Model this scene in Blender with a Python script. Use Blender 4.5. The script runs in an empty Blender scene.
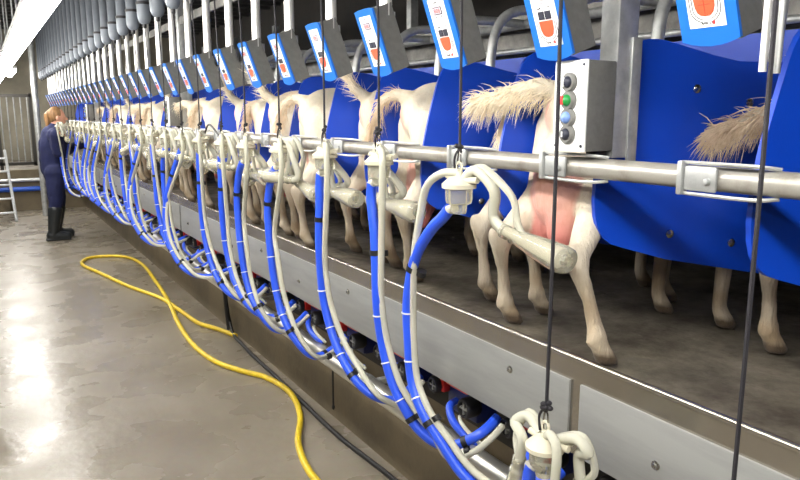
import bpy, bmesh, math, random
import numpy as np
from mathutils import Vector, Matrix, noise
random.seed(7)
SC = bpy.context.scene
COL = SC.collection
H = 1.6          # eye height above the pit floor
P = 0.395        # stall pitch
PLAT = H - 0.598 # top of the platform

# ------------------------------------------------------------------ materials
def lin(c):
    return tuple(((x/255)/12.92 if x/255 <= .04045 else ((x/255+.055)/1.055)**2.4) for x in c)

def mat(name, rgb, rough=.5, metal=0., var=0., scale=8., rvar=0., bump=0., bscale=60., trans=0., sss=0., emit=0., rgb2=None, lo=.4, hi=.65, spec=.5, stretch=None, coat=0.):
    m = bpy.data.materials.new(name); m.use_nodes = True
    nt = m.node_tree; N = nt.nodes; L = nt.links
    b = N['Principled BSDF']
    c = (*lin(rgb), 1)
    b.inputs['Base Color'].default_value = c
    b.inputs['Roughness'].default_value = rough
    b.inputs['Metallic'].default_value = metal
    b.inputs['Specular IOR Level'].default_value = spec
    if coat: b.inputs['Coat Weight'].default_value = coat; b.inputs['Coat Roughness'].default_value = .08
    if trans: b.inputs['Transmission Weight'].default_value = trans; b.inputs['IOR'].default_value = 1.25
    if sss:
        b.inputs['Subsurface Weight'].default_value = sss
        b.inputs['Subsurface Radius'].default_value = (.02, .015, .01)
    if emit:
        b.inputs['Emission Color'].default_value = c; b.inputs['Emission Strength'].default_value = emit
    tc = N.new('ShaderNodeTexCoord'); src = tc.outputs['Object']
    if stretch:
        mp = N.new('ShaderNodeMapping'); mp.inputs['Scale'].default_value = stretch
        L.new(src, mp.inputs['Vector']); src = mp.outputs['Vector']
    if var or rgb2 or rvar:
        n = N.new('ShaderNodeTexNoise'); n.inputs['Scale'].default_value = scale; n.inputs['Detail'].default_value = 6
        n.inputs['Roughness'].default_value = .65
        L.new(src, n.inputs['Vector'])
        r = N.new('ShaderNodeValToRGB')
        r.color_ramp.elements[0].position = lo; r.color_ramp.elements[1].position = hi
        c2 = (*lin(rgb2), 1) if rgb2 else tuple(x*(1-var) for x in c[:3])+(1,)
        r.color_ramp.elements[0].color = c; r.color_ramp.elements[1].color = c2
        L.new(n.outputs['Fac'], r.inputs['Fac'])
        if var or rgb2: L.new(r.outputs['Color'], b.inputs['Base Color'])
        if rvar:
            mr = N.new('ShaderNodeMapRange'); mr.inputs['From Min'].default_value = .35; mr.inputs['From Max'].default_value = .65
            mr.inputs['To Min'].default_value = max(0.02, rough-rvar); mr.inputs['To Max'].default_value = min(1, rough+rvar)
            L.new(n.outputs['Fac'], mr.inputs['Value']); L.new(mr.outputs['Result'], b.inputs['Roughness'])
    if bump:
        n2 = N.new('ShaderNodeTexNoise'); n2.inputs['Scale'].default_value = bscale; n2.inputs['Detail'].default_value = 4
        L.new(src, n2.inputs['Vector'])
        bp = N.new('ShaderNodeBump'); bp.inputs['Strength'].default_value = bump; bp.inputs['Distance'].default_value = .01
        L.new(n2.outputs['Fac'], bp.inputs['Height']); L.new(bp.outputs['Normal'], b.inputs['Normal'])
    return m

M = dict(
 galv=mat('galvanised steel', (190,192,190), .4, .55, rgb2=(160,162,162), scale=14, rvar=.1),
 pipe=mat('polished pipe', (196,194,186), .3, .8),
 trough=mat('dull sheet steel', (132,130,124), .5, .3, rgb2=(84,82,78), scale=5),
 rail=mat('worn galvanised rail', (164,161,153), .38, .35, rgb2=(128,122,110), scale=9, lo=.5, hi=.72, rvar=.08),
 pole=mat('bright galvanised pole', (228,228,224), .34, .45, var=.12, scale=6),
 steel=mat('stainless steel', (186,184,178), .24, 1.),
 lipsteel=mat('brushed stainless lip', (182,176,166), .27, .9, rgb2=(160,154,142), scale=2),
 fascia=mat('grey fascia sheet', (152,153,150), .42, .2, rgb2=(140,141,139), scale=5, stretch=(2,.4,3)),
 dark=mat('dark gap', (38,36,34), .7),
 blue=mat('blue plastic sheet', (2,68,196), .42, 0, rgb2=(2,62,186), scale=3, bump=.04, bscale=200),
 bfront=mat('light blue casing', (30,108,204), .35),
 grey=mat('grey powder coat', (122,122,118), .5, .3, rgb2=(112,112,108), scale=40, bump=.1, bscale=300),
 white=mat('white label', (244,246,244), .4),
 ink=mat('dark print', (44,46,60), .5),
 red=mat('red digits', (226,60,60), .4),
 orange=mat('orange button', (240,92,60), .4),
 orangeline=mat('dark orange line', (196,60,44), .4),
 screen=mat('pale screen', (222,214,220), .2),
 scrframe=mat('screen border', (84,76,90), .4),
 cyl=mat('grey plastic cylinder', (96,102,110), .5, 0, rgb2=(88,94,102), scale=10),
 cap=mat('grey end cap', (108,115,124), .45),
 black=mat('black rubber', (22,22,24), .5),
 cord=mat('dark cord', (34,32,38), .7, bump=.3, bscale=400),
 cream=mat('translucent cream plastic', (228,222,200), .22, 0, trans=.25, spec=.6),
 tube=mat('clear milk tube', (216,215,198), .25, 0, trans=.3, spec=.6),
 glass=mat('clear cup shell', (230,228,212), .12, 0, trans=.72, spec=.6),
 hose=mat('blue hose', (46,88,226), .3, 0, spec=.5),
 wire=mat('white clip', (226,226,226), .4),
 redp=mat('red plastic', (196,40,30), .4),
 navy=mat('dark blue pulsator', (18,32,92), .4),
 yellow=mat('yellow hose', (226,196,40), .42, rgb2=(206,176,34), scale=20),
 hoof=mat('hoof', (70,58,46), .6),
 hair=mat('cream tail hair', (240,230,208), .7, rgb2=(224,204,172), scale=25),
 hairtan=mat('tan tail hair', (226,206,178), .7, rgb2=(196,170,138), scale=25),
 cover=mat('navy work cloth', (20,28,72), .8, var=.25, scale=12, bump=.3, bscale=40),
 boot=mat('dark rubber boot', (34,38,40), .35),
 skin=mat('skin', (206,150,122), .5),
 blond=mat('blond hair', (150,112,70), .6, rgb2=(112,80,48), scale=40, stretch=(1,1,.2)),
 alu=mat('aluminium', (214,216,216), .35, .6),
 gate=mat('dark gate steel', (58,56,52), .5, .5),
 bluepipe=mat('blue pipe', (30,84,190), .4),
 btnblue=mat('pale blue button', (118,150,214), .25),
 green=mat('green button', (36,140,66), .3),
 chrome=mat('chrome ring', (200,200,200), .15, 1.),
 housing=mat('lamp housing', (220,220,216), .5),
)

def lamp_mat():
    m = bpy.data.materials.new('lit diffuser'); m.use_nodes = True
    b = m.node_tree.nodes['Principled BSDF']
    b.inputs['Base Color'].default_value = (1,1,1,1)
    b.inputs['Emission Color'].default_value = (1.0,.97,.92,1)
    b.inputs['Emission Strength'].default_value = 22.
    return m
M['lamp'] = lamp_mat()

def floor_mat():
    m = bpy.data.materials.new('wet concrete floor'); m.use_nodes = True
    nt = m.node_tree; N = nt.nodes; L = nt.links; b = N['Principled BSDF']
    tc = N.new('ShaderNodeTexCoord')
    n1 = N.new('ShaderNodeTexNoise'); n1.inputs['Scale'].default_value = 1.1; n1.inputs['Detail'].default_value = 8; n1.inputs['Roughness'].default_value = .6
    n2 = N.new('ShaderNodeTexNoise'); n2.inputs['Scale'].default_value = 30; n2.inputs['Detail'].default_value = 5
    n3 = N.new('ShaderNodeTexNoise'); n3.inputs['Scale'].default_value = 2.3; n3.inputs['Detail'].default_value = 5
    for n in (n1,n2,n3): L.new(tc.outputs['Object'], n.inputs['Vector'])
    r = N.new('ShaderNodeValToRGB')
    r.color_ramp.elements[0].position=.3; r.color_ramp.elements[1].position=.72
    r.color_ramp.elements[0].color=(*lin((120,111,95)),1); r.color_ramp.elements[1].color=(*lin((150,142,128)),1)
    L.new(n1.outputs['Fac'], r.inputs['Fac'])
    mx = N.new('ShaderNodeMix'); mx.data_type='RGBA'; mx.blend_type='MULTIPLY'; mx.inputs['Factor'].default_value=.18
    L.new(r.outputs['Color'], mx.inputs['A']); L.new(n2.outputs['Color'], mx.inputs['B'])
    L.new(mx.outputs['Result'], b.inputs['Base Color'])
    mr = N.new('ShaderNodeMapRange'); mr.inputs['From Min'].default_value=.3; mr.inputs['From Max'].default_value=.7
    mr.inputs['To Min'].default_value=.16; mr.inputs['To Max'].default_value=.42
    L.new(n3.outputs['Fac'], mr.inputs['Value']); L.new(mr.outputs['Result'], b.inputs['Roughness'])
    bp = N.new('ShaderNodeBump'); bp.inputs['Strength'].default_value=.22; bp.inputs['Distance'].default_value=.01
    n4 = N.new('ShaderNodeTexNoise'); n4.inputs['Scale'].default_value=14; n4.inputs['Detail'].default_value=3
    L.new(tc.outputs['Object'], n4.inputs['Vector'])
    L.new(n4.outputs['Fac'], bp.inputs['Height']); L.new(bp.outputs['Normal'], b.inputs['Normal'])
    return m
M['floor'] = floor_mat()
M['platf'] = mat('soiled platform floor', (112,106,93), .5, rgb2=(58,51,42), scale=5, lo=.36, hi=.66, rvar=.15, bump=.4, bscale=30)
M['conc'] = mat('damp concrete wall', (116,104,82), .6, rgb2=(92,82,64), scale=2.2, bump=.2, bscale=40)
M['farwall'] = mat('far plaster wall', (138,132,116), .8, rgb2=(112,106,92), scale=1.5)
M['ceil'] = mat('dark ceiling', (62,62,62), .7, rgb2=(48,48,48), scale=2)
M['backwall'] = mat('dark barn wall', (58,54,50), .8, rgb2=(44,42,40), scale=2)

def goat_mat():
    m = bpy.data.materials.new('goat coat'); m.use_nodes = True
    nt = m.node_tree; N = nt.nodes; L = nt.links; b = N['Principled BSDF']
    at = N.new('ShaderNodeAttribute'); at.attribute_name = 'pig'
    tc = N.new('ShaderNodeTexCoord')
    n = N.new('ShaderNodeTexNoise'); n.inputs['Scale'].default_value=9; n.inputs['Detail'].default_value=8; n.inputs['Roughness'].default_value=.7
    L.new(tc.outputs['Object'], n.inputs['Vector'])
    mp = N.new('ShaderNodeMapping'); mp.inputs['Scale'].default_value=(60,60,14)
    L.new(tc.outputs['Object'], mp.inputs['Vector'])
    f = N.new('ShaderNodeTexNoise'); f.inputs['Scale'].default_value=2; f.inputs['Detail'].default_value=3
    L.new(mp.outputs['Vector'], f.inputs['Vector'])
    mx = N.new('ShaderNodeMix'); mx.data_type='RGBA'; mx.blend_type='MULTIPLY'
    r = N.new('ShaderNodeValToRGB'); r.color_ramp.elements[0].position=.38; r.color_ramp.elements[1].position=.7
    r.color_ramp.elements[0].color=(1,1,1,1); r.color_ramp.elements[1].color=(.8,.73,.62,1)
    L.new(n.outputs['Fac'], r.inputs['Fac'])
    mx.inputs['Factor'].default_value=.8
    L.new(at.outputs['Color'], mx.inputs['A']); L.new(r.outputs['Color'], mx.inputs['B'])
    L.new(mx.outputs['Result'], b.inputs['Base Color'])
    b.inputs['Roughness'].default_value=.75
    b.inputs['Sheen Weight'].default_value=.1
    bp = N.new('ShaderNodeBump'); bp.inputs['Strength'].default_value=.45; bp.inputs['Distance'].default_value=.012
    L.new(f.outputs['Fac'], bp.inputs['Height']); L.new(bp.outputs['Normal'], b.inputs['Normal'])
    return m
M['goat'] = goat_mat()

def attr_mat(name, rough=.6):
    m = bpy.data.materials.new(name); m.use_nodes=True
    at = m.node_tree.nodes.new('ShaderNodeAttribute'); at.attribute_name='pig'
    b = m.node_tree.nodes['Principled BSDF']; b.inputs['Roughness'].default_value=rough
    m.node_tree.links.new(at.outputs['Color'], b.inputs['Base Color'])
    return m
M['bodyskin'] = attr_mat('body skin')

# ------------------------------------------------------------------ mesh building
def frame_of(d):
    d = Vector(d).normalized()
    a = Vector((0,0,1)) if abs(d.z) < .9 else Vector((1,0,0))
    u = d.cross(a).normalized(); return u, d.cross(u).normalized(), d

def smooth_path(pts, res=6):
    pts = [Vector(p) for p in pts]
    if len(pts) < 3: return pts
    out = []
    for i in range(len(pts)-1):
        p0 = pts[max(i-1,0)]; p1 = pts[i]; p2 = pts[i+1]; p3 = pts[min(i+2,len(pts)-1)]
        for k in range(res):
            t = k/res
            out.append(.5*((2*p1)+(p2-p0)*t+(2*p0-5*p1+4*p2-p3)*t*t+(3*p1-p0-3*p2+p3)*t**3))
    out.append(pts[-1]); return out

class MB:
    def __init__(s): s.v=[]; s.f=[]
    def add(s, vs, fs):
        o=len(s.v); s.v += [tuple(v) for v in vs]; s.f += [tuple(i+o for i in f) for f in fs]; return s
    def box(s, c, d, bev=0., rot=None):
        bm = bmesh.new(); bmesh.ops.create_cube(bm, size=1)
        for v in bm.verts: v.co = Vector((v.co.x*d[0], v.co.y*d[1], v.co.z*d[2]))
        if bev: bmesh.ops.bevel(bm, geom=bm.edges[:], offset=bev, segments=2, profile=.5, affect='EDGES')
        R = rot or Matrix.Identity(3)
        bm.verts.index_update()
        s.add([R @ v.co + Vector(c) for v in bm.verts], [[v.index for v in f.verts] for f in bm.faces]); bm.free(); return s
    def lathe(s, prof, o=(0,0,0), d=(0,0,1), n=16):
        u,w,d = frame_of(d); o=Vector(o); vs=[]; fs=[]
        for r,h in prof:
            for k in range(n):
                a=2*math.pi*k/n; vs.append(o+d*h+(u*math.cos(a)+w*math.sin(a))*r)
        m=len(prof)
        for i in range(m-1):
            for k in range(n):
                k2=(k+1)%n; fs.append((i*n+k,i*n+k2,(i+1)*n+k2,(i+1)*n+k))
        fs.append(tuple(range(n-1,-1,-1))); fs.append(tuple((m-1)*n+k for k in range(n)))
        return s.add(vs,fs)
    def cyl(s, p0, p1, r0, r1=None, n=12):
        p0=Vector(p0); p1=Vector(p1); r1=r0 if r1 is None else r1
        return s.lathe([(r0,0),(r1,(p1-p0).length)], p0, p1-p0, n)
    def tube(s, pts, r, n=8, res=6, raw=False):
        pts = [Vector(p) for p in pts] if raw else smooth_path(pts,res)
        m=len(pts); T=[]
        for i in range(m): T.append((pts[min(i+1,m-1)]-pts[max(i-1,0)]).normalized())
        u,w,_=frame_of(T[0]); vs=[]; fs=[]
        for i in range(m):
            u=(u-T[i]*u.dot(T[i])).normalized(); w=T[i].cross(u)
            ri = r if not callable(r) else r(i/(m-1))
            for k in range(n):
                a=2*math.pi*k/n; vs.append(pts[i]+(u*math.cos(a)+w*math.sin(a))*ri)
        for i in range(m-1):
            for k in range(n):
                k2=(k+1)%n; fs.append((i*n+k,i*n+k2,(i+1)*n+k2,(i+1)*n+k))
        fs.append(tuple(range(n-1,-1,-1))); fs.append(tuple((m-1)*n+k for k in range(n)))
        return s.add(vs,fs)
    def prism(s, poly, o, u, v, t):
        o=Vector(o);u=Vector(u);v=Vector(v);nn=u.cross(v).normalized()*t; n=len(poly)
        vs=[o+u*a+v*b for a,b in poly]; vs+=[x+nn for x in vs]
        fs=[tuple(range(n-1,-1,-1)), tuple(range(n,2*n))]+[(i,(i+1)%n,n+(i+1)%n,n+i) for i in range(n)]
        return s.add(vs,fs)
    def ell(s, c, r, nu=14, nv=9, rot=None):
        c=Vector(c); R=rot or Matrix.Identity(3); r=(r,r,r) if not hasattr(r,'__len__') else r
        vs=[];fs=[]
        for i in range(1,nv):
            th=math.pi*i/nv
            for k in range(nu):
                a=2*math.pi*k/nu
                vs.append(c+R@Vector((r[0]*math.sin(th)*math.cos(a),r[1]*math.sin(th)*math.sin(a),r[2]*math.cos(th))))
        vs.append(c+R@Vector((0,0,r[2]))); vs.append(c-R@Vector((0,0,r[2]))); T=len(vs)-2; B=T+1
        for i in range(nv-2):
            for k in range(nu):
                k2=(k+1)%nu; fs.append((i*nu+k,(i+1)*nu+k,(i+1)*nu+k2,i*nu+k2))
        for k in range(nu):
            k2=(k+1)%nu; fs.append((T,k,k2)); fs.append((B,(nv-2)*nu+k2,(nv-2)*nu+k))
        return s.add(vs,fs)
    def seg(s, a, b, ra, rb):
        s.cyl(a,b,ra,rb,12); s.ell(a,ra,12,8); s.ell(b,rb,12,8); return s

def mesh_of(name, mb, smooth=True, angle=38):
    me=bpy.data.meshes.new(name); me.from_pydata(mb.v,[],mb.f); me.update()
    bm=bmesh.new(); bm.from_mesh(me); bmesh.ops.recalc_face_normals(bm, faces=bm.faces[:]); bm.to_mesh(me); bm.free()
    if smooth:
        me.polygons.foreach_set('use_smooth',[True]*len(me.polygons)); me.set_sharp_from_angle(angle=math.radians(angle))
    return me
def obj(name, mb, m, parent=None, loc=None, smooth=True, angle=38):
    me = mb if isinstance(mb, bpy.types.Mesh) else mesh_of(name, mb, smooth, angle)
    if m is not None and not len(me.materials): me.materials.append(M[m] if isinstance(m,str) else m)
    o=bpy.data.objects.new(name, me); COL.objects.link(o)
    if parent is not None: o.parent=parent
    if loc is not None: o.location=loc
    return o
def tag(o, label, cat, group=None):
    o['label']=label; o['category']=cat
    if group: o['group']=group
    return o
def thing(name, label, cat, loc=(0,0,0), group=None):
    o=bpy.data.objects.new(name,None); o.empty_display_size=.05; COL.objects.link(o); o.location=loc
    return tag(o,label,cat,group)
def struct(name, mb, m, smooth=False):
    o=obj(name,mb,m,smooth=smooth); o['kind']='structure'; return o
KIDS={}
def dup(root, loc, label):
    r=root.copy(); COL.objects.link(r); r.location=loc; r['label']=label
    for ch in [c for c in root.children]:
        c=ch.copy(); COL.objects.link(c); c.parent=r
        for g in [x for x in ch.children]:
            d=g.copy(); COL.objects.link(d); d.parent=c
    return r
ORD='first second third fourth fifth sixth seventh eighth ninth tenth eleventh twelfth thirteenth fourteenth fifteenth sixteenth seventeenth eighteenth nineteenth twentieth'.split()
TENS={20:'twenty',30:'thirty'}
def ordn(n):  # 1-based
    if n<=20: return ORD[n-1]
    t=n//10*10
    return {30:'thirtieth'}.get(n) if n%10==0 else TENS[t]+'-'+ORD[n%10-1]

# ------------------------------------------------------------------ the setting
Y0,Y1=-2.2,16.5
def quadbox(x0,x1,y0,y1,z0,z1): return MB().box(((x0+x1)/2,(y0+y1)/2,(z0+z1)/2),(x1-x0,y1-y0,z1-z0))
struct('floor', quadbox(-2.4,1.7,Y0,13.5,-.1,0),'floor')
struct('wall_left', quadbox(-2.6,-2.4,Y0,Y1,-.1,3.3),'backwall')
struct('wall_right', quadbox(4.2,4.4,Y0,Y1,-.1,3.3),'backwall')
struct('wall_front', quadbox(-2.6,4.4,Y0-.2,Y0,-.1,3.3),'backwall')
struct('wall_back', quadbox(-2.6,4.4,Y1,Y1+.2,-.1,3.3),'farwall')
struct('wall_pit', quadbox(1.5,1.7,Y0,13.3,0,PLAT-.12),'conc')
struct('wall_end', quadbox(-2.4,1.7,13.3,13.5,0,H-.92),'conc')
struct('platform_floor', quadbox(1.235,4.2,Y0,13.5,PLAT-.12,PLAT),'platf')
struct('platform_floor_end', quadbox(-2.4,4.2,13.5,Y1,.4,H-.93),'platf')
cm=MB().box((.9,7.1,3.35),(7.2,19,.1))
for i in range(40): cm.box((.9,Y0+.25+i*.47,3.28),(7.0,.09,.05))
struct('ceiling',cm,'ceil')

# ------------------------------------------------------------------ lamps over the pit
lamp=None
for i in range(11):
    y=-1.1+i*1.62
    lab=f'bright white strip light above the pit, {ordn(i+1)} along its line'
    if lamp is None:
        lamp=thing('strip_light',lab,'light',(.31,y,H+.52),'strip lights above the pit')
        obj('housing',MB().box((0,0,.05),(.13,1.52,.05),.01),'housing',lamp)
        d=MB(); d.lathe([(.0,0),(.055,.005),(.06,.02),(.06,1.46),(.055,1.475),(0,1.48)],(0,-.74,0),(0,1,0),14)
        obj('diffuser',d,'lamp',lamp)
        for s in (-.5,.5): obj('hanger',MB().cyl((0,s,.08),(0,s,1.12),.006),'galv',lamp)
    else: dup(lamp,(.31,y,H+.52),lab)
for i in range(6):
    dup(lamp,(-1.3,-.6+i*2.3,H+.9),f'added unseen strip light over the other side of the pit, {ordn(i+1)} along its line')  # unseen row, added to light the cylinders from the side
dup(lamp,(.6,14.9,H+.75),'added unseen strip light brightening the bay beyond the far gate')  # added out of sight to brighten the far wall behind the gate

# ------------------------------------------------------------------ platform front
edge=tag(obj('platform_kerb',MB().box((1.228,5.55,PLAT-.125),(.012,15.5,.25)).cyl((1.224,Y0,PLAT+.001),(1.224,13.3,PLAT+.001),.0085,n=10),'lipsteel',None),
    'long brushed steel kerb with a bright rounded lip along the platform edge','kerb')
seams=[-2.2,1.194,5.2,9.2,13.3]
pan_z0,pan_z1=H-.846,H-.655
for i in range(4):
    a,b=seams[i]+.018,seams[i+1]-.018
    t=thing('fascia_panel',f'flat grey sheet panel fixed below the platform lip, {ordn(i+1)} from the near end','panel',(1.222,a,0),'grey panels along the platform front')
    obj('sheet',MB().box((-.004,(b-a)/2,(pan_z0+pan_z1)/2),(.008,b-a,pan_z1-pan_z0),.002),'fascia',t)
    up=[1.44+1.007*k for k in range(-4,13)]; lo=[.94+1.007*k for k in range(-4,13)]
    for z,ys in ((H-.722,lo),(H-.785,up)):
        pass
    for ys,ratio in ((lo,1.213/.76),(up,1.213/.70)):
        for y in ys:
            if a+.03<y<b-.03:
                z=H-1.215/ratio
                obj('bolt',MB().lathe([(.011,0),(.011,.002),(.007,.003),(.006,.008),(.0,.009)],(-.008,y-a,z),(-1,0,0),10),'steel',t)

# milk line under the platform
mp=tag(obj('milk_pipe',MB().cyl((1.27,Y0+.05,H-1.085),(1.27,13.2,H-1.085),.038,n=32),'pipe'),'thick polished steel pipe running under the platform edge','pipe')
for i in range(9):
    y=.9+i*1.5
    obj('bracket',MB().box((1.4,y,H-1.085),(.18,.03,.02)).lathe([(.041,-.015),(.041,.015)],(1.27,y,H-1.085),(0,1,0),20),'galv',mp)
tag(obj('cavity_shade',MB().box((1.475,5.4,H-.97),(.03,15,.3)),'dark',smooth=False),'dark flat sheet added as shade on the wall behind the pulsators','shade sheet')  # dark sheet standing in for the shade in the recess under the platform
tag(obj('air_pipe',MB().cyl((1.43,Y0+.05,H-.93),(1.43,13.2,H-.93),.03,n=14),'dark'),'dark plastic pipe in the gap below the platform','pipe')
pul=None
for i in range(24):
    y=.62+i*P
    lab=f'pulsator with red clamp and black knobs below the kerb, {ordn(i+1)} from the near end'
    if pul is None:
        pul=thing('pulsator',lab,'pulsator',(1.33,y,H-.94),'pulsators under the platform')
        obj('body',MB().box((.03,0,-.02),(.09,.17,.09),.012),'navy',pul)
        obj('clamp',MB().box((.0,.02,.055),(.07,.15,.05),.008).box((-.03,.085,.03),(.03,.04,.06),.006),'redp',pul)
        for yy,zz,sc in ((-.075,.0,1),(.105,.02,.9)):
            k=obj('knob',MB().lathe([(.03*sc,0),(.034*sc,.01),(.034*sc,.05),(.03*sc,.056),(.024*sc,.056),(.022*sc,.04),(0,.04)],(-.01,yy,zz),(-1,0,0),18),'black',pul)
            obj('knob_cross',MB().box((-.058,yy,zz),(.012,.04*sc,.006)).box((-.058,yy,zz),(.012,.006,.04*sc)),'grey',k)
        obj('elbow',MB().tube([(-.01,.03,-.02),(-.05,.02,-.03),(-.07,-.03,-.06),(-.06,-.09,-.09),(-.04,-.13,-.1)],.013,10),'hose',pul)
        obj('nipple_tube',MB().tube([(-.01,-.02,-.03),(-.05,-.04,-.05),(-.06,-.1,-.07),(-.04,-.15,-.1)],.007,8),'tube',pul)
    else: dup(pul,(1.33,y,H-.94),lab)

# ------------------------------------------------------------------ rump rail
rail=thing('rump_rail','long galvanised round rail running in front of the goats','rail',(1.2,0,H-.122))
obj('pipe',MB().cyl((0,Y0+.05,0),(0,13.2,0),.0235,n=20),'rail',rail)
cl=None
for i in range(28):
    y=.852+.395*i
    mb=MB().box((-.028,0,0),(.008,.07,.048),.004).box((-.027,.042,0),(.022,.012,.066),.003)
    
    if cl is None:
        c=obj('clamp',mb,'galv',rail); c.location=(0,y,0)
        b1=obj('bolt',MB().lathe([(.007,0),(.007,.004),(.005,.008),(0,.009)],(-.032,-.018,-.004),(-1,0,0),8),'galv',c)
        b2=obj('rod',MB().tube([(-.024,.045,.03),(-.024,-.1,.03),(0,-.14,.026)],.004,6).tube([(-.024,.045,-.03),(-.024,-.1,-.03),(0,-.14,-.026)],.004,6),'galv',c)
        cl=c
    else:
        c=cl.copy(); COL.objects.link(c); c.location=(0,y,0)
        for g in list(cl.children):
            d=g.copy(); COL.objects.link(d); d.parent=c

# ------------------------------------------------------------------ blue dividers
TH=math.radians(15); du=Vector((math.cos(TH),-math.sin(TH),0)); dn=Vector((math.sin(TH),math.cos(TH),0))
outl=[(-.001,-.208),(.003,-.245),(.012,-.275),(.028,-.3),(.05,-.316),(.08,-.326),(.21,-.363),(.391,-.397),(.538,-.425),(.60,-.437),(.62,-.42),(.625,.12),(.61,.131),(.508,.129),(.386,.129),(.31,.142),(.236,.159),(.178,.172),(.15,.176),(.122,.175),(.1,.169),(.082,.157),(.07,.142),(.06,.12),(.051,.092),(.036,.035),(.024,-.014),(.012,-.07),(.003,-.122),(0,-.165)]
dv=None
NPL=29
for p in range(NPL):
    loc=(1.27,.815+P*p+.012*math.sin(p*2.1),H)
    lab=f'blue plastic divider sheet between goats, {ordn(p+1)} from the near end'
    if dv is None:
        dv=thing('stall_divider',lab,'divider',loc,'blue dividers between the goats')
        obj('sheet',MB().prism(outl,(0,0,0),du,(0,0,1),.014),'blue',dv,angle=30)
        for s,z in ((.267,.061),(.426,.028),(.217,-.298),(.406,-.33)):
            obj('bolt',MB().lathe([(.011,0),(.011,.003),(.006,.006),(0,.007)],du*s+Vector((0,0,z))-dn*.014,-dn,10),'steel',dv)
        b0=du*.53+dn*.03
        obj('support_tube',MB().tube([b0+Vector((0,0,-.25)),b0+Vector((0,0,.0)),b0+Vector((0,0,.22)),b0+Vector((.03,0,.34)),b0+Vector((.1,0,.4)),b0+Vector((.22,0,.42)),b0+Vector((.5,0,.42))],.02,10),'galv',dv)
    else: dup(dv,loc,lab)

# head rails and feed trough beyond the goats
for z,n,lab in ((.42,'upper','head rail of round steel carrying the divider tubes'),(.3,'mid','thin steel rail just below the head rail'),(.06,'low','low steel rail behind the goats near the trough')):
    tag(obj('head_rail',MB().cyl((2.28,Y0+.05,H+z),(2.28,13.2,H+z),.022 if z!=.3 else .014,n=10),'galv'),lab,'rail')
tag(obj('feed_board',MB().box((2.31,5.5,H+.14),(.02,15,.26)),'blue',smooth=False),'long blue board running along the stall heads','board')
tag(obj('feed_trough',MB().prism([(0,0),(.35,.12),(.35,.3),(.34,.3),(.34,.13),(.02,.02),(.02,.3),(0,.32)],(2.36,Y0+.1,H+.16),(1,0,0),(0,0,1),-15),'trough',smooth=False),'long bent sheet steel feed trough behind the goats','trough')
for i in range(10):
    tag(obj('trough_post',MB().box((2.75,.4+i*1.35,(PLAT+H+.9)/2),(.06,.06,H+.9-PLAT)),'galv',smooth=False),f'square steel post behind the feed trough, {ordn(i+1)} from the near end','post','posts behind the trough')
tag(obj('overhead_rail',MB().box((1.26,5.5,H+.63),(.012,15.2,.05)).box((1.285,5.5,H+.653),(.05,15.2,.006)),'trough',smooth=False),'thin steel angle rail running high behind the poles','rail')

# ------------------------------------------------------------------ milk displays, poles, lift cylinders
tilt=math.radians(20.2)
U=Vector((0,-1,0)); V=Vector((-math.sin(tilt),0,math.cos(tilt))); NO=Vector((-math.cos(tilt),0,-math.sin(tilt)))
def pt(u,v,n=0): return U*u+V*v+NO*n
def slab(mb,u0,u1,v0,v1,n0,n1):
    return mb.prism([(u0,v0),(u1,v0),(u1,v1),(u0,v1)],pt(0,0,n0),U,V,(n1-n0)*(1 if U.cross(V).dot(NO)>0 else -1))
SGN=1 if U.cross(V).dot(NO)>0 else -1
def poly(mb,pts,n0,n1): return mb.prism(pts,pt(0,0,n0),U,V,(n1-n0)*SGN)
def seg7(mb,u,v,w,h,n0,n1,t,on='abcdefg'):
    S=dict(a=(0,w,h-t,h),d=(0,w,0,t),g=(0,w,h/2-t/2,h/2+t/2),f=(0,t,h/2,h),b=(w-t,w,h/2,h),e=(0,t,0,h/2),c=(w-t,w,0,h/2))
    for k in on: a,b,c,d=S[k]; slab(mb,u+a,u+b,v+c,v+d,n0,n1)
def text_mesh(txt,size):
    c=bpy.data.curves.new('wordmark',type='FONT'); c.body=txt; c.size=size; c.extrude=.0004; c.align_x='CENTER'; c.shear=.2
    o=bpy.data.objects.new('t',c); COL.objects.link(o)
    me=bpy.data.meshes.new_from_object(o.evaluated_get(bpy.context.evaluated_depsgraph_get()))
    bpy.data.objects.remove(o); bpy.data.curves.remove(c); return me
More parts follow.
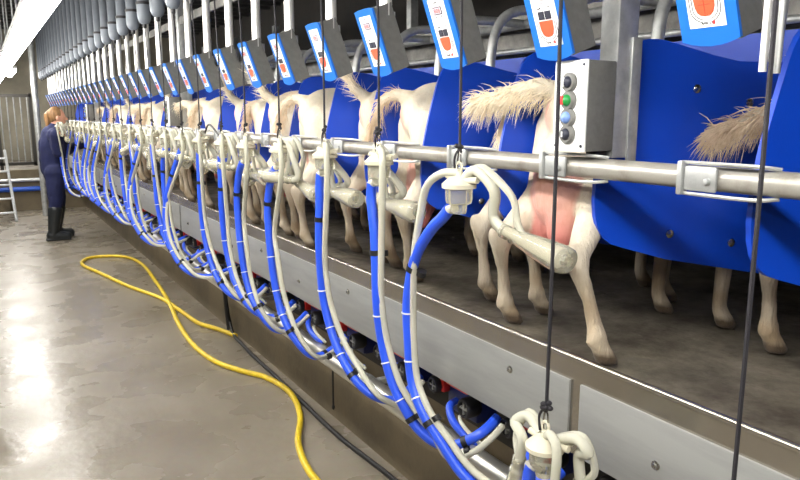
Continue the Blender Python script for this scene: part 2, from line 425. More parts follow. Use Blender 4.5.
def make_display(loc,lab):
    t=thing('milk_display',lab,'display',loc,'milk displays above the goats')
    w=.0575
    hs=MB(); poly(hs,[(-w+.003,.002),(w-.003,.002),(w-.003,.203),(-w+.003,.203)],-.072,-.004)
    obj('housing',hs,'grey',t,angle=30)
    fr=MB(); poly(fr,[(-w,.006),(-.04,.0),(-.02,-.004),(.0,-.0055),(.02,-.004),(.04,.0),(w,.006),(w,.204),(.03,.208),(0,.209),(-.03,.208),(-w,.204)],-.005,.002)
    obj('front_casing',fr,'bfront',t,angle=30)
    lb=MB(); slab(lb,-.036,.036,.029,.187,.002,.0035); L=obj('label',lb,'white',t,smooth=False)
    a,b=.0035,.0048
    q=MB(); slab(q,-.019,.019,.145,.166,a,b); obj('screen_border',q,'scrframe',L,smooth=False)
    q=MB(); slab(q,-.0165,.0165,.148,.1635,b,b+.0006); obj('screen',q,'screen',L,smooth=False)
    q=MB()
    for i in range(3): seg7(q,-.013+i*.0095,.1505,.0065,.0105,b+.0006,b+.0011,.0016)
    obj('digits',q,'red',L,smooth=False)
    q=MB(); slab(q,-.008,.004,.1755,.1785,a,b)
    for u,v in ((-.014,.137),(.012,.138),(-.018,.110),(.015,.112),(-.012,.111)): slab(q,u,u+.003,v,v+.004,a,b)
    for i in range(2): slab(q,-.008,.009,.1225+i*.006,.1237+i*.006,a,b-.0006)
    obj('print',q,'ink',L,smooth=False)
    for u in (-.0105,.0105):
        q=MB(); slab(q,u-.0085,u+.0085,.088,.106,a,b+.001); k=obj('button',q,'ink',L,smooth=False)
        q=MB(); slab(q,u-.001,u+.001,.092,.102,b+.001,b+.0015); slab(q,u-.004,u+.004,.0965,.0985,b+.001,b+.0015); obj('button_mark',q,'white',k,smooth=False)
    q=MB(); poly(q,[(-.021,.085),(-.019,.065),(-.015,.055),(-.009,.0505),(0,.049),(.009,.0505),(.015,.055),(.019,.065),(.021,.085)],a,b+.001)
    k=obj('start_button',q,'orange',L,smooth=False)
    q=MB(); slab(q,-.0006,.0006,.053,.083,b+.001,b+.0014); slab(q,-.012,.012,.0685,.0697,b+.001,b+.0014); obj('button_mark',q,'orangeline',k,smooth=False)
    q=MB()
    for s,bw in ((1,.025),(1,.030)):
        for sg in (-1,1):
            pts=[]
            for i in range(9):
                an=math.pi/2*i/8*.8; pts.append((sg*bw*math.cos(an),.062-(.02+(bw-.025))*math.sin(an)))
            pts=[(sg*bw*1.02,.082)]+pts
            for (u0,v0),(u1,v1) in zip(pts,pts[1:]):
                dx,dy=u1-u0,v1-v0; l=math.hypot(dx,dy) or 1; ox,oy=-dy/l*.0006,dx/l*.0006
                poly(q,[(u0-ox,v0-oy),(u1-ox,v1-oy),(u1+ox,v1+oy),(u0+ox,v0+oy)],a,b-.0005)
    obj('button_outline',q,'ink',L,smooth=False)
    me=text_mesh('AMICO',.007)
    me.transform(Matrix(((U.x,V.x,NO.x,0),(U.y,V.y,NO.y,0),(U.z,V.z,NO.z,0),(0,0,0,1))))
    me.transform(Matrix.Translation(pt(-.001,.034,a+.0003)))
    obj('wordmark',me,'ink',L)
    q=MB(); slab(q,.0115,.0155,.0335,.0395,a,b); obj('red_mark',q,'red',L,smooth=False)
    obj('pole_bracket',MB().box(tuple(pt(-.0,.15,-.08)),(.02,.04,.05)),'galv',t)
    return t
dsp=None; NST=34
for k in range(NST):
    y=.82+P*k
    lab=f'blue-fronted grey milk display box with white label, {ordn(k+1)} from the near end'
    if k==0: lab='large blue-fronted milk display box cut off by the photo top, first from near end'
    if dsp is None: dsp=make_display((1.13,y,H+.124),lab)
    else: dup(dsp,(1.13,y,H+.124),lab)
pol=None
for k in range(NST):
    y=.82+P*k-.035
    lab=f'bright vertical steel pole holding a milk display, {ordn(k+1)} from the near end'
    loc=(1.12,y,H+.3)
    mb=None
    if pol is None:
        pol=tag(obj('display_pole',MB().cyl((0,0,0),(0,0,1.32),.02,n=14),'pole',loc=loc),lab,'pole','poles holding the displays')
    else: dup(pol,loc,lab)
CX=1.0
def ycord(k): return 1.408+(k-2)*P
YC={0:.63,1:1.073,2:1.412,3:1.82,4:2.2,5:2.62,6:3.03}
def yc(k): return YC.get(k,ycord(k))
lc=None
for k in range(NST):
    loc=(CX,yc(k)-.0,H+.58)
    lab=f'grey lift cylinder with rounded end hanging from the ceiling, {ordn(k+1)} from the near end'
    if lc is None:
        lc=thing('lift_cylinder',lab,'cylinder',loc,'grey lift cylinders above the pit')
        obj('barrel',MB().cyl((0,0,.13),(0,0,1.1),.041,n=18),'cyl',lc)
        obj('end_cap',MB().lathe([(.012,0),(.022,.002),(.034,.014),(.042,.036),(.044,.06),(.044,.125)],(0,0,0),(0,0,1),18),'cap',lc)
        obj('clip_band',MB().lathe([(.043,.122),(.048,.122),(.048,.14),(.043,.14)],(0,0,0),(0,0,1),18).box((.045,0,.131),(.09,.02,.014)),'black',lc)
        obj('gland',MB().lathe([(.008,-.025),(.012,-.02),(.012,.005)],(0,0,0),(0,0,1),10),'black',lc)
    else: dup(lc,loc,lab)
g=thing('rope_guide','pair of thin steel tubes hanging around a dark rope before the blue divider','tube',(1.02,.637,H+.062))
obj('tube',MB().cyl((-.006,.009,0),(-.006,.009,1.4),.0058,n=12),'pole',g)
obj('tube',MB().cyl((.004,-.006,-.003),(.004,-.006,1.4),.0058,n=12),'galv',g)

# ------------------------------------------------------------------ lift cords
NCL=26
CZ={0:-.76,1:-.735}
def cz(k): return CZ.get(k,-.188 if k==2 else -.155+.0*k)
def make_cord(k):
    zb=cz(k)+.075
    t=thing('lift_rope','x','rope',(1.01,yc(k),H+zb),'dark cords lifting the milking units')
    ln=.58-zb-.02
    obj('string',MB().tube([(0,0,.03),(0,0,ln*.5),(CX-1.01,0,ln)],.0042 if k<2 else .0036,6,2),'cord',t)
    r=random.Random(k); kn=MB()
    for i in range(6): kn.ell((r.uniform(-.006,.006),r.uniform(-.008,.008),.03+r.uniform(-.01,.012)),(.007,.007,.006),8,6)
    s=r.choice((-1,1))
    kn.tube([(0,0,.03),(0,.012*s,.02),(.0,.022*s,.0),(0,.018*s,-.03)],.003,6,4)
    obj('knot',kn,'cord',t)
    obj('hook',MB().tube([(0,0,.025),(0,.006,.01),(0,.006,-.02),(0,0,-.032),(0,-.006,-.02),(0,-.006,.01),(0,0,.025)],.0022,6,4),'steel',t)
    return t
for k in range(NCL):
    t=make_cord(k)
    t['label']=f'thin dark lifting cord with a knot and hook, {ordn(k+1)} from the near end'

# ------------------------------------------------------------------ milking units
HP={
 'k4':[(0,.04,-.05),(0,.05,-.09),(0,.052,-.16),(0,.062,-.30),(.01,.065,-.48),(.02,.03,-.60),(.03,-.03,-.69),(.05,-.11,-.765),(.09,-.165,-.812),(.15,-.195,-.832),(.20,-.21,-.81),(.27,-.19,-.77)],
 'k3':[(0,.045,-.05),(0,.05,-.1),(0,.03,-.2),(0,.022,-.3),(0,.015,-.42),(.01,.005,-.54),(.02,-.04,-.66),(.04,-.09,-.74),(.06,-.13,-.79),(.09,-.19,-.82),(.13,-.235,-.815),(.19,-.275,-.775),(.26,-.26,-.75)],
 'k2':[(0,.042,-.05),(0,.07,-.075),(0,.13,-.12),(0,.205,-.21),(0,.242,-.335),(0,.236,-.45),(0,.218,-.565),(0,.164,-.64),(.02,.10,-.71),(.05,.02,-.79),(.1,-.07,-.83),(.17,-.12,-.81),(.27,-.12,-.77)],
 'k5':[(0,.06,-.06),(0,.12,-.12),(0,.163,-.25),(0,.135,-.46),(.01,.094,-.625),(.03,.018,-.74),(.09,-.036,-.83),(.17,-.03,-.84),(.27,.0,-.79)],
 'k8':[(0,.045,-.05),(-.01,.07,-.09),(-.03,.13,-.18),(-.06,.19,-.32),(-.08,.2,-.46),(-.08,.15,-.6),(-.05,.06,-.72),(.0,-.02,-.78),(.07,-.07,-.8),(.16,-.08,-.79),(.27,-.05,-.76)],
 'k1':[(0,.04,-.05),(0,.05,-.1),(.0,.04,-.2),(.04,.0,-.27),(.12,-.06,-.3),(.2,-.09,-.28),(.29,-.08,-.25)],
}
POSE={
 'A':[((.05,-.11,-.085),(.085,-.305,-.135)),((.09,-.06,-.1),(.125,-.255,-.15))],
 'B':[((.05,.10,-.115),(.05,-.14,-.125)),((.09,.04,-.10),(.1,.22,-.135))],
 'C':[((.03,-.06,-.10),(-.02,.14,-.09)),((.07,.02,-.11),(.07,-.19,-.15))],
 'D':[((.0,.09,-.10),(-.03,.25,-.15)),((.05,-.09,-.10),(.08,-.25,-.17))],
 'E':[((-.01,.07,-.04),(.0,.12,-.22)),((.04,-.07,-.04),(.05,-.10,-.22))],
}
def frac_pts(path,f):
    i=f*(len(path)-1); a=int(i); b=min(a+1,len(path)-1); return path[a].lerp(path[b],i-a),(path[b]-path[max(a-1,0)]).normalized()
def make_unit(hp,pose,loc,lab,seed):
    rnd=random.Random(seed)
    t=thing('milking_unit',lab,'milking unit',loc,'milking units hanging in front of the rail')
    bowl=obj('claw_bowl',MB().lathe([(.0,-.056),(.018,-.056),(.02,-.05),(.021,-.034),(.031,-.03),(.034,-.022),(.0345,.004),(.037,.008)],(0,0,0),(0,0,1),24),'glass',t)
    obj('outlet',MB().cyl((0,.015,-.042),(0,.05,-.055),.011,.013,12),'cream',bowl)
    lid=obj('claw_lid',MB().lathe([(.036,.006),(.043,.008),(.0435,.018),(.039,.022),(.03,.03),(.018,.036),(.010,.038),(.009,.05),(.0,.052)],(0,0,0),(0,0,1),24),'cream',t)
    obj('eyelet',MB().tube([(0,0,.046),(0,.01,.056),(0,.006,.07),(0,-.006,.07),(0,-.01,.056),(0,0,.046)],.0035,6,4),'cream',lid)
    obj('nozzle',MB().cyl((0,-.02,.028),(.01,-.062,.03),.008,n=10).cyl((.01,.01,.028),(.03,-.05,.034),.008,n=10).cyl((0,.015,.03),(-.005,.045,.036),.008,n=10),'cream',lid)
    path=[Vector(q) for q in HP[hp]]
    sp=smooth_path(path,8)
    hs=obj('milk_hose',MB().tube(sp,.0155,12,raw=True),'hose',t)
    # vacuum tube: from the lid, over and down beside the hose
    off=[]
    n=len(sp)
    for i,q in enumerate(sp):
        tan=(sp[min(i+1,n-1)]-sp[max(i-1,0)]).normalized()
        side=Vector((.45,-.9,0)); side=(side-tan*side.dot(tan)).normalized()
        off.append(q+side*(.028+.012*math.sin(3.1*i/n*2+seed)))
    start=int(n*.3)
    if hp=='k2': vt=[Vector((0,0,.045)),Vector((-.01,.06,.04)),Vector((-.015,.125,-.0)),Vector((-.01,.165,-.09)),Vector((-.005,.2,-.2))]+off[start+4::4]
    else: vt=[Vector((0,-.005,.04)),Vector((-.012,-.03,.055)),Vector((-.022,-.06,.03)),Vector((-.015,-.045,-.08))]+off[start::4]
    vs=smooth_path(vt,5)
    obj('vacuum_tube',MB().tube(vs,.0105,10,raw=True),'tube',t)
    for f in (.22 if hp!='k2' else .27,.62,.86):
        q,d=frac_pts(sp,f)
        side=Vector((.45,-.9,0)); side=(side-d*side.dot(d)).normalized()
        m_=MB(); m_.lathe([(.018,-.008),(.018,.008)],q,d,12); m_.lathe([(.0135,-.008),(.0135,.008)],q+side*.03,d,12)
        obj('strap',m_,'black',hs)
    for f in (.36,.46,.55):
        q,d=frac_pts(sp,f)
        obj('clip_ring',MB().lathe([(.0162,-.002),(.018,-.002),(.018,.002),(.0162,.002)],q,d,12),'wire',hs)
    for i,(a,b) in enumerate(POSE[pose]):
        a=Vector(a); b=Vector(b); d=(b-a).normalized(); l=(b-a).length
        c=obj('teat_cup',MB().lathe([(.012,.0),(.016,.002),(.016,.02),(.013,.024),(.013,.03),(.019,.036),(.019,.042),(.016,.046),(.02,.07),(.03,l*.72),(.032,l-.02),(.03,l-.004),(.026,l),(.012,l),(.01,l-.02),(0,l-.02)],a,d,18),'glass',t)
        obj('liner',MB().lathe([(.010,.01),(.011,.05),(.016,l*.7),(.02,l-.025),(0,l-.024)],a,d,12),'cream',c)
        top=Vector((.005+.012*i,-.02 if d.y<0 else .02,.034))
        mid=(top+a)*.5
        out=Vector((0,math.copysign(.05 if pose=='A' else .085,a.y if abs(a.y)>.03 else d.y),0))
        obj('milk_tube',MB().tube([top,top+Vector((.008,0,.02))+out*.6,top.lerp(a,.55)+out*.6+Vector((0,0,.04)),a-d*.03+Vector((0,0,.022)),a+d*.006],.0125,10,5),'tube',t)
        top2=top+Vector((.012,0,.004)); a2=a+d*.075
        obj('pulse_tube',MB().tube([top2,top2+Vector((.005,0,.022))+out*.7,top2.lerp(a2,.55)+out*.6+Vector((.008,0,.04)),a2-d*.03+Vector((.004,0,.03)),a2],.0085,8,5),'tube',t)
    return t
protos={}
plan={0:('k1','E'),1:('k1','E'),2:('k2','A'),3:('k3','B'),4:('k4','B'),5:('k5','C')}
variants=[('k4','B'),('k3','D'),('k5','C'),('k4','C'),('k3','B'),('k4','D'),('k5','B'),('k3','E')]
for k in range(NCL):
    v=plan.get(k) or (('k8','CBD'[k%3]) if k>=8 and (k%3==0 or k>15 and k%2) else variants[(k*5)%8])
    loc=(1.01,yc(k),H+cz(k))
    extra={1:'milking unit hanging low in front of the grey panel by its cord',2:'milking unit with both cups swung out towards the pink udder'}.get(k)
    lab=extra or f'cream milking unit with blue and clear hoses hanging by the rail, {ordn(k+1)} from near end'
    if v not in protos: protos[v]=make_unit(v[0],v[1],loc,lab,k)
    else: dup(protos[v],loc,lab)

# ------------------------------------------------------------------ control boxes
def control_box(y,lab,plab):
    post=tag(obj('control_post',MB().box((1.275,y-.02,H+.66),(.065,.055,1.52),.004),'galv'),plab,'post','square posts carrying control boxes')
    obj('flange',MB().box((1.30,y-.05,H+.02),(.03,.006,.3),.001),'galv',post)
    t=thing('control_box',lab,'control box',(1.15,y,H-.083),'control boxes by the rail')
    obj('housing',MB().box((.048,0,.1),(.088,.098,.2),.004),'grey',t)
    f=obj('front_plate',MB().box((.002,0,.1),(.006,.1,.202),.002),'white',t)
    for yy in (-.04,.04):
        for zz in (.012,.19): obj('screw',MB().lathe([(.004,0),(.003,.002),(0,.0025)],(-.001,yy,zz),(-1,0,0),8),'ink',f)
    for zz,m_ in ((.153,'ink'),(.113,'green'),(.075,'btnblue'),(.038,'ink')):
        k=obj('button',MB().lathe([(.0135,0),(.0135,.006),(.011,.012),(.006,.015),(0,.016)],(-.005,.0,zz),(-1,0,0),16),m_,t)
        obj('button_ring',MB().lathe([(.0215,0),(.022,.006),(.019,.01),(.0138,.01)],(-.001,.0,zz),(-1,0,0),18),'grey',k)
        if zz==.153: obj('button_half',MB().box((-.0165,.006,zz),(.012,.009,.02),.002),'white',k)
        if zz==.113: obj('button_half',MB().box((-.0165,.007,zz),(.012,.01,.02),.002),'red',k)
        if zz==.038: obj('button_arrow',MB().box((-.0215,0,zz),(.002,.003,.012)),'white',k)
    obj('cable_gland',MB().box((.07,-.02,-.012),(.04,.03,.024),.003),'black',t)
    return t
control_box(1.185,'white-fronted control box with four buttons beside the pink-uddered goat','thick square galvanised post behind the control box with four visible buttons')
control_box(5.13,'control box halfway along the row with a plain grey side','square galvanised post behind the halfway control box')
control_box(9.45,'small distant control box near the person in navy','square galvanised post behind the distant control box')
tag(obj('drooping_cable',MB().tube([(1.16,5.1,H-.09),(1.15,4.95,H-.12),(1.15,4.6,H-.15),(1.15,4.25,H-.13),(1.15,4.1,H-.06),(1.15,3.9,H-.12),(1.15,3.75,H-.11)],.006,6),'black'),'thin black cable drooping along the rail by the halfway control box','cable')

# ------------------------------------------------------------------ goats
def remesh(mb,voxel,smooth=4):
    me=bpy.data.meshes.new('tmp'); me.from_pydata(mb.v,[],mb.f); me.update()
    bm=bmesh.new(); bm.from_mesh(me); bmesh.ops.recalc_face_normals(bm,faces=bm.faces[:]); bm.to_mesh(me); bm.free()
    o=bpy.data.objects.new('tmp',me); COL.objects.link(o)
    r=o.modifiers.new('r','REMESH'); r.mode='VOXEL'; r.voxel_size=voxel
    s=o.modifiers.new('s','SMOOTH'); s.factor=.5; s.iterations=smooth
    bpy.context.view_layer.update()
    out=bpy.data.meshes.new_from_object(o.evaluated_get(bpy.context.evaluated_depsgraph_get()))
    bpy.data.objects.remove(o); bpy.data.meshes.remove(me)
    out.polygons.foreach_set('use_smooth',[True]*len(out.polygons)); return out
def paint(me,fn):
    n=len(me.vertices); co=np.empty(n*3); me.vertices.foreach_get('co',co); co=co.reshape(n,3)
    a=me.color_attributes.new('pig','FLOAT_COLOR','POINT')
    col=np.ones((n,4)); col[:,:3]=fn(co); a.data.foreach_set('color',col.ravel())
def segdist(co,a,b,ra,rb):
    a=np.array(a);b=np.array(b);d=b-a;t=np.clip(((co-a)@d)/(d@d),0,1)
    return np.linalg.norm(co-(a+t[:,None]*d),axis=1)-(ra+(rb-ra)*t)
COAT=np.array(lin((219,210,191))); PINK=np.array(lin((222,170,156))); PINKD=np.array(lin((196,112,106))); DIRT=np.array(lin((146,126,98))); HOOF=np.array(lin((84,70,54)))
def goat_mesh(hl,hr,fl,fr,tail,udder=1.0,rough=0):
    """hl, hr, fl, fr: hoof spots (x, y); tail: list of (x, y, z) with radii."""
    mb=MB(); legs=[]; ud=[]
    def S(a,b,ra,rb): mb.seg(a,b,ra,rb)
    # trunk
    for a,b,ra,rb in (((.06,0,.595),(.2,0,.585),.098,.135),((.2,0,.585),(.38,0,.54),.135,.165),((.38,0,.54),(.58,0,.53),.165,.15),((.58,0,.53),(.72,0,.56),.15,.11)): S(a,b,ra,rb)
    mb.ell((.13,0,.665),(.12,.075,.05)); mb.ell((.03,0,.60),(.05,.07,.085))
    for s in (-1,1):   # pin bones, hip bones
        mb.ell((.015,.05*s,.625),(.035,.03,.04)); mb.ell((.17,.095*s,.66),(.05,.035,.035))
    S((.3,0,.66),(.62,0,.66),.05,.055)
    # neck and head, lowered to the feed
    S((.70,0,.60),(.86,0,.64),.095,.07); S((.86,0,.64),(.98,0,.66),.07,.058)
    S((1.0,0,.67),(1.08,0,.60),.06,.05); S((1.08,0,.60),(1.16,0,.53),.045,.032)
    for s in (-1,1):
        mb.ell((1.02,.055*s,.69),(.02,.012,.015)); mb.ell((.985,.10*s,.69),(.022,.06,.012)); mb.ell((1.165,.015*s,.53),(.015,.012,.012))
        mb.seg((.975,.025*s,.72),(.90,.04*s,.80),.012,.005)
    # hind legs
    for (x,y),s in ((hl,1),(hr,-1)):
        yf=y; y=max(-.13,min(.13,y)); wide=abs(yf)>.2; hip=(.11,-.055,.54) if wide else None
        hip=hip or (.11,.075*s,.53); stifle=(.16,.11*s*.6+y*.4,.40); thigh=(x*.5+.03,y*.75+.02*s,.33); upper=(x*.5+.06,y*.72+.03*s,.37); low=(x*.5+.05,y*.72+.03*s,.36); wide=abs(yf)>.2
        if wide: stifle=(.15,-.08,.42); upper=(x*.5+.10,-.1,.41); low=(x*.5+.08,-.12,.39); thigh=(.1,-.11,.37)
        y=yf; hk=.76 if wide else .93; hock=(x-.03,y*hk,.245); fet=(x-.005,y,.075); toe=(x+.015,y,.025)
        for a,b,ra,rb in ((hip,stifle,.105,.075),((.06,(.05 if wide else .07)*s,.55),upper,.085,.052),(stifle,thigh,.068,.045),(low,hock,.052,.027),(hock,(x-.015,y*(hk*.4+.6),.16),.027,.0175),((x-.015,y*(hk*.4+.6),.16),fet,.0175,.021),(fet,toe,.021,.025)):
            mb.seg(a,b,ra,rb); legs.append((a,b,ra,rb))
        mb.ell((x-.045,y*hk,.262),(.02,.02,.03)); mb.ell((x-.02,y*hk,.24),(.027,.026,.034)); mb.ell(fet,(.026,.026,.026)); mb.ell((x-.024,y,.06),(.01,.018,.012))
        for q in (-1,1): mb.seg((x+.02,y+.012*q,.028),(x+.035,y+.014*q,.013),.018,.014)
    for (x,y),s in ((fl,1),(fr,-1)):
        for a,b,ra,rb in (((.62,.085*s,.5),(.60,.10*s*.6+y*.4,.40),.08,.055),((.60,.10*s*.6+y*.4,.40),(x+.01,y,.225),.052,.029),((x+.01,y,.225),(x,y,.07),.024,.02),((x,y,.07),(x+.02,y,.025),.021,.025)):
            mb.seg(a,b,ra,rb); legs.append((a,b,ra,rb))
        mb.ell((x+.014,y,.228),(.028,.028,.032))
        for q in (-1,1): mb.seg((x+.025,y+.012*q,.028),(x+.04,y+.014*q,.013),.018,.014)
    # udder and teats
    if udder:
        u=udder; ux=-.045 if u>1.1 else 0
        for a,b,ra,rb in (((.10,0,.46),(.075,0,.375),.10*u,.08*u),((.07,.04,.37),(.05,.052,.285),.066*u,.045*u),((.07,-.04,.37),(.05,-.052,.285),.066*u,.045*u),((.05,.052,.285),(.035,.06,.20),.04*u,.017),((.05,-.052,.285),(.035,-.06,.20),.04*u,.017)):
            a=(a[0]+ux,a[1],a[2]); b=(b[0]+ux,b[1],b[2]); mb.seg(a,b,ra,rb); ud.append((a,b,ra,rb))
    # tail stump
    for (a,ra),(b,rb) in zip(tail,tail[1:]): mb.seg(a,b,ra,rb)
    mb.ell((-.02,0,.60),(.018,.014,.03))
    me=remesh(mb,.0105,3)
    for v in me.vertices:
        z=v.co.z; k=min(1,max(0,(z-.34)/.14)); xk=min(1,max(0,(v.co.x-.05)/.15))
        v.co.y*=1-.2*k*xk
    def col(co):
        n=len(co); dl=np.min([segdist(co,*s) for s in legs],axis=0)
        out=np.tile(COAT,(n,1))
        z=co[:,2]; dz=np.clip((.34-z)/.22,0,1)*np.array([.45+.45*min(1,max(0,.5+1.6*noise.noise(Vector(c)*11))) for c in co])
        out=out*(1-dz[:,None])+DIRT*dz[:,None]
        if ud:
            du_=np.min([segdist(co,*s) for s in ud],axis=0)
            w=np.clip((dl-du_+.004)/.012,0,1)*np.clip((.50-z)/.05,0,1)
            tz=np.clip((.36-z)/.1,0,1)[:,None]
            out=out*(1-w[:,None])+(PINK*(1-tz)+PINKD*tz)*w[:,None]
        pw=np.clip(1-np.linalg.norm((co-np.array((-.03,0,.585)))/np.array((.035,.028,.06)),axis=1),0,1)*1.6
        pw=np.clip(pw,0,.85)[:,None]; out=out*(1-pw)+PINK*pw
        hw=np.clip((.042-z)/.012,0,1)[:,None]; out=out*(1-hw)+HOOF*hw
        return out
    paint(me,col); return me
def hair_mesh(path,seed,n,ln,droop,spread):
    r=random.Random(seed); mb=MB(); sp=smooth_path(path,8); m=len(sp)
    for i in range(n):
        f=r.random()**.7; j=min(int(f*(m-1)),m-2); q=sp[j]; tan=(sp[j+1]-sp[j]).normalized()
        d=(tan*1.0+Vector((r.gauss(0,spread),r.gauss(0,spread),r.gauss(0,spread)))+Vector((0,0,-droop*r.random()))).normalized()
        l=ln*r.uniform(.5,1.1); w=r.uniform(.0012,.0022)
        q=q+Vector((r.gauss(0,.007),r.gauss(0,.007),r.gauss(0,.007)))
        mb.tube([q,q+d*l*.5,q+d*l+Vector((0,0,-droop*.25*l))],lambda t,w=w: w*(1-t*.92),4,2)
    return mb
TAILS={
 'low':[((.0,0,.655),.03),((-.05,.04,.64),.026),((-.10,.10,.60),.02),((-.13,.15,.575),.014)],
 'out':[((.0,0,.655),.03),((-.05,.03,.67),.026),((-.10,.10,.655),.02),((-.12,.17,.645),.015)],
 'droop':[((.0,0,.655),.028),((-.04,.03,.67),.022),((-.08,.09,.65),.018),((-.10,.13,.57),.013)],
 'up':[((.0,0,.655),.028),((-.05,.01,.70),.022),((-.075,.04,.75),.015)],
 'down':[((.0,0,.65),.026),((-.04,.0,.65),.02),((-.055,.0,.59),.013)],
}
GM={}
def goat_variant(key):
    hl,hr,fl,fr,tl,ud=dict(
      low=((-.03,.1),(-.05,-.1),(.42,.1),(.47,-.09),'low',.8),
      wide=((-.10,.08),(-.03,-.295),(.38,.05),(.45,-.13),'out',1.16),
      deep=((-.08,.07),(.007,-.12),(.5,.09),(.46,-.09),'down',.8),
      a=((-.04,.12),(-.03,-.12),(.47,.09),(.46,-.09),'droop',1.0),
      b=((-.05,.11),(.02,-.13),(.48,.09),(.42,-.1),'up',.95),
      c=((-.01,.13),(-.06,-.11),(.45,.1),(.5,-.09),'down',1.0),
      d=((-.03,.12),(-.05,-.13),(.42,.1),(.47,-.09),'out',.9))[key]
    if key not in GM: GM[key]=(goat_mesh(hl,hr,fl,fr,TAILS[tl],ud),tl,mesh_of('tail_hair',hair_mesh([q for q,_ in TAILS[tl]]+[tuple(np.array(TAILS[tl][-1][0])*2-np.array(TAILS[tl][-2][0]))],hash(key)%97 if False else len(GM)+3,1500 if key in('wide','low') else 420,.075,.9 if tl!='up' else .1,.42)))
    return GM[key]
NG=24
seq=['low','wide','deep','a','b','a','b','c']
for i in range(NG):
    key=seq[i] if i<len(seq) else 'abcd'[(i*3+1)%4]
    me,tl,hm=goat_variant(key)
    r=random.Random(50+i)
    x=1.34+r.uniform(-.015,.03); y=.985+P*i+r.uniform(-.015,.015)
    if i==0: x,y=1.66,.87
    if i==1: x,y=1.335,1.415
    if i==2: x,y=1.42,1.655
    if i==3: x,y=1.35,2.2
    if i in (5,6,9,10,13,14,17): x=1.275
    lab={0:'white goat hidden behind the big blue sheet, tan tail tip poking out',1:'white goat beside the control box, shaggy tail held out, full pink udder',2:'white goat standing deep in its stall, only lower legs showing',3:'white goat with pink rear showing, drooping tail, standing clear of blue sheets'}.get(i,
        f'white goat backed up to the rail, {ordn(i+1)} from the near end')
    g=tag(obj('goat',me,'goat',loc=(x,y,PLAT)),lab,'goat','white goats standing in the stalls')
    g.rotation_euler=(0,0,-TH)
    obj('tail_hair',hm,'hairtan' if i in (0,3,7,12) else 'hair',g)

# ------------------------------------------------------------------ hoses and cables on the floor
yh=[(1.469,4.798),(1.40,5.03),(1.318,5.261),(1.287,5.633),(1.231,6.179),(1.078,6.73),(.967,7.269),(.895,7.625),(.829,7.943),(.84,8.18),(.96,8.38),(1.2,8.33),(1.33,8.1),(1.375,7.618),(1.335,6.9),(1.3,6.4),(1.25,5.856),(1.185,5.336),(1.15,4.78),(1.182,4.361),(1.276,4.095),(1.375,3.896),(1.407,3.608),(1.34,3.299),(1.209,3.012),(1.148,2.771),(1.134,2.586),(1.14,2.3),(1.1,1.8),(.9,1.0),(.8,0),(.85,-1.2)]
tag(obj('water_hose',MB().tube([(x,y,.017+(.034 if i in(3,4,5) and False else 0)) for i,(x,y) in enumerate(yh)],.0165,12,6),'yellow'),'yellow water hose looping over the wet concrete floor','hose')
bc=[(1.44,5.2,.34),(1.42,5.28,.42),(1.43,5.12,.45),(1.45,4.98,.3),(1.46,4.86,.04),(1.45,4.6,.014),(1.438,4.359,.012),(1.432,3.899,.012),(1.421,3.48,.012),(1.41,2.968,.012),(1.435,2.491,.012),(1.44,1.9,.012),(1.44,.5,.012)]
tag(obj('floor_cable',MB().tube(bc,.012,8,6),'black'),'black cable lying along the foot of the pit wall','cable')
tag(obj('drain_hose',MB().tube([(1.44,4.93,.62),(1.44,4.92,.3),(1.45,4.9,.04)],.016,8),'black'),'short black drain hose coming down behind the yellow hose end','hose')
tag(obj('hanging_chain',MB().tube([(1.42,3.05,.5),(1.42,3.05,.3),(1.42,3.05,.14)],.005,6).ell((1.42,3.05,.135),(.008,.008,.014)),'black'),'thin dark pull cord hanging below the steel pipe','cord')

# ------------------------------------------------------------------ far end
yE=13.28
tag(obj('wall_pipe',MB().cyl((-2.3,yE-.03,H-1.086),(1.45,yE-.03,H-1.086),.03,n=12),'alu'),'pale pipe running across the far end wall','pipe')
tag(obj('wall_pipe',MB().cyl((-2.3,yE-.05,H-1.235),(1.45,yE-.05,H-1.235),.04,n=12),'bluepipe'),'blue pipe running below the pale pipe on the end wall','pipe')
lad=thing('step_ladder','pale aluminium ladder leaning against the far end wall','ladder',(.17,11.95,0))
def lp(f,s): return Vector((.2*s-.04*f,1.15*f,1.02*f))
for s in (-1,1):
    a,b=lp(0,s),lp(1,s)
    obj('side_rail',MB().cyl(a,b,.022,n=8),'alu',lad)
for i in range(5):
    f=.12+i*.19; obj('rung',MB().box((lp(f,1)+lp(f,-1))/2,(.4,.07,.025),.004),'alu',lad)
gt=thing('barred_gate','dark steel gate with upright bars above the far end wall','gate',(0,13.4,H-.92))
obj('gate_frame',MB().box((-.2,0,1.22),(2.0,.05,.05)).box((-.2,0,.1),(2.0,.05,.05)).box((.78,0,.66),(.05,.05,1.2)).box((.28,0,.61),(.05,.05,1.22)).box((-1.18,0,.66),(.05,.05,1.2)),'gate',gt,smooth=False)
for i in range(20): obj('bar',MB().cyl((-1.13+i*.098,0,.1),(-1.13+i*.098,0,1.22),.011,n=6),'galv',gt)
tag(obj('steel_post',MB().cyl((.8,12.4,0),(.8,12.4,3.2),.045,n=14),'galv'),'tall round steel post near the far gate','post')

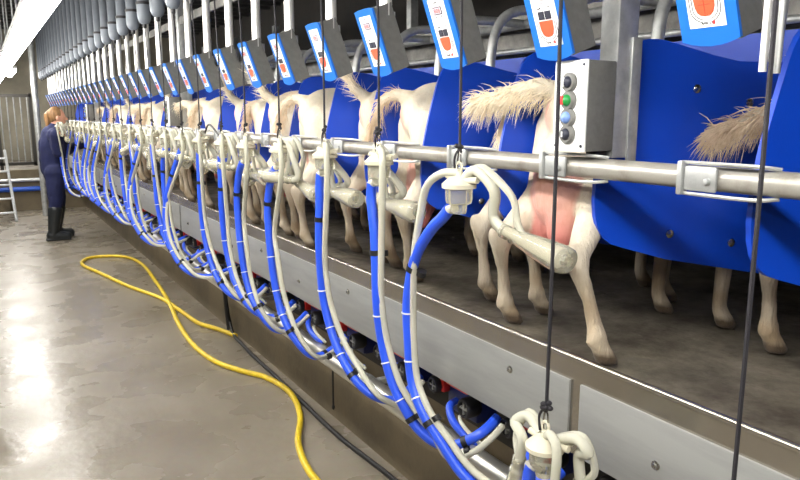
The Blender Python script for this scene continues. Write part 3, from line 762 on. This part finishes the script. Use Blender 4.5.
# ------------------------------------------------------------------ the person in navy
def person(loc):
    t=thing('person','person in navy coveralls and dark boots, fair hair tied back, reaching to a milking unit','person',loc)
    F={}
    # local: faces +x, up z
    hipL,hipR=(.02,.10,.86),(.02,-.10,.86)
    kneeL,kneeR=(.06,.13,.47),(.0,-.12,.47)
    ankL,ankR=(.0,.14,.09),(-.06,-.13,.09)
    chest=(.04,0,1.22); neck=(.07,0,1.42)
    shL,shR=(.06,.17,1.34),(.06,-.17,1.34)
    elL,elR=(.22,.22,1.14),(.06,-.36,1.14)
    wrL,wrR=(.42,.14,1.22),(.03,-.43,1.36)
    body=MB()
    torso=[(hipL,hipR,.105,.105),((.02,0,.92),chest,.135,.15),(chest,(.06,0,1.33),.15,.13),(shL,shR,.075,.075)]
    limbs=[(shL,elL,.062,.046),(elL,wrL,.046,.034),(shR,elR,.062,.046),(elR,wrR,.046,.034),
           (hipL,kneeL,.095,.062),(kneeL,ankL,.06,.042),(hipR,kneeR,.095,.062),(kneeR,ankR,.06,.042)]
    for s in torso+limbs: body.seg(*s)
    body.seg(neck,(.09,0,1.5),.055,.052)
    hc=Vector((.115,0,1.565))
    body.ell(hc,(.092,.075,.115)); body.ell(hc+Vector((.03,0,-.05)),(.06,.055,.06))
    body.seg(hc+Vector((.085,0,.0)),hc+Vector((.108,0,-.03)),.012,.016)
    for s in (-1,1):
        body.ell(hc+Vector((-.005,.078*s,-.015)),(.02,.012,.032)); body.ell(hc+Vector((.082,.03*s,.012)),(.012,.014,.01))
    body.seg(hc+Vector((.085,-.02,-.065)),hc+Vector((.085,.02,-.065)),.01,.01)
    for ank in (ankL,ankR): body.seg(ank,(ank[0]+.15,ank[1],.05),.042,.04)
    for wr,s in ((wrL,1),(wrR,-1)):
        w=Vector(wr); p=w+Vector((.06,-.01*s,.0)); body.seg(w,p,.032,.036)
        for j,(ln,dy) in enumerate(((.065,.03),(.075,.011),(.07,-.009),(.055,-.028))):
            a=p+Vector((.02,dy,0)); b=a+Vector((ln*.55,0,-.01)); c=b+Vector((ln*.3,0,-.03)); body.seg(a,b,.0095,.0088); body.seg(b,c,.0088,.008)
        a=p+Vector((-.02,-.03*s,-.005)); body.seg(a,a+Vector((.035,-.03*s,-.01)),.012,.0095)
    me=remesh(body,.008,3)
    SK=np.array(lin((206,152,126)))
    paint(me,lambda co: np.tile(SK,(len(co),1)))
    obj('body',me,M['bodyskin'],t)
    cv=MB()
    for a,b,ra,rb in torso: cv.seg(a,b,ra+.022,rb+.022)
    for i,(a,b,ra,rb) in enumerate(limbs):
        if i in (5,7): b=tuple(np.array(a)*.55+np.array(b)*.45)
        cv.seg(a,b,ra+.024,rb+.026)
    cv.seg((.06,0,1.40),(.07,0,1.43),.085,.07)
    cm=remesh(cv,.012,4)
    for v in cm.vertices:
        d=noise.noise(v.co*9)*.008+noise.noise(v.co*22)*.004; v.co+=v.normal*d
    obj('coveralls',cm,'cover',t)
    for ank,kn in ((ankL,kneeL),(ankR,kneeR)):
        a=Vector(ank); k=Vector(kn); top=a.lerp(k,.8); mid=a.lerp(k,.35)
        bt=MB(); bt.seg(top,mid,.088,.075); bt.seg(mid,a,.075,.06); bt.seg(a+Vector((-.02,0,-.02)),a+Vector((.17,0,-.04)),.062,.052); bt.box((a.x+.06,a.y,.018),(.3,.1,.036),.015)
        obj('boot',remesh(bt,.01,3),'boot',t)
    hr=MB(); hr.ell(hc+Vector((-.022,0,.022)),(.092,.085,.112)); hr.ell(hc+Vector((-.095,0,.03)),(.045,.05,.05)); hr.seg(hc+Vector((-.11,0,.02)),hc+Vector((-.125,0,-.14)),.042,.022)
    hm=remesh(hr,.01,2)
    for v in hm.vertices: v.co+=v.normal*noise.noise(Vector((v.co.x*30,v.co.y*30,v.co.z*8)))*.008
    obj('hair',hm,'blond',t)
    return t
person((.76,10.0,0))
u=dup(protos[('k4','C')],(.84,9.56,H-.16),'milking unit held up by the person in navy')

# ------------------------------------------------------------------ world, camera
w=bpy.data.worlds.new('World'); SC.world=w; w.use_nodes=True
w.node_tree.nodes['Background'].inputs['Color'].default_value=(.5,.5,.5,1); w.node_tree.nodes['Background'].inputs['Strength'].default_value=.05
cam=bpy.data.cameras.new('Camera'); cam.sensor_width=36; cam.lens=31.5; cam.clip_start=.02; cam.clip_end=100
co=bpy.data.objects.new('Camera',cam); COL.objects.link(co); co.location=(0,0,H)
co.rotation_euler=(math.radians(90-10.204),0,math.radians(-30.741)); SC.camera=co
vs=SC.view_settings; vs.view_transform='Standard'; vs.look='None'; vs.gamma=1; vs.use_curve_mapping=False; vs.exposure=.98
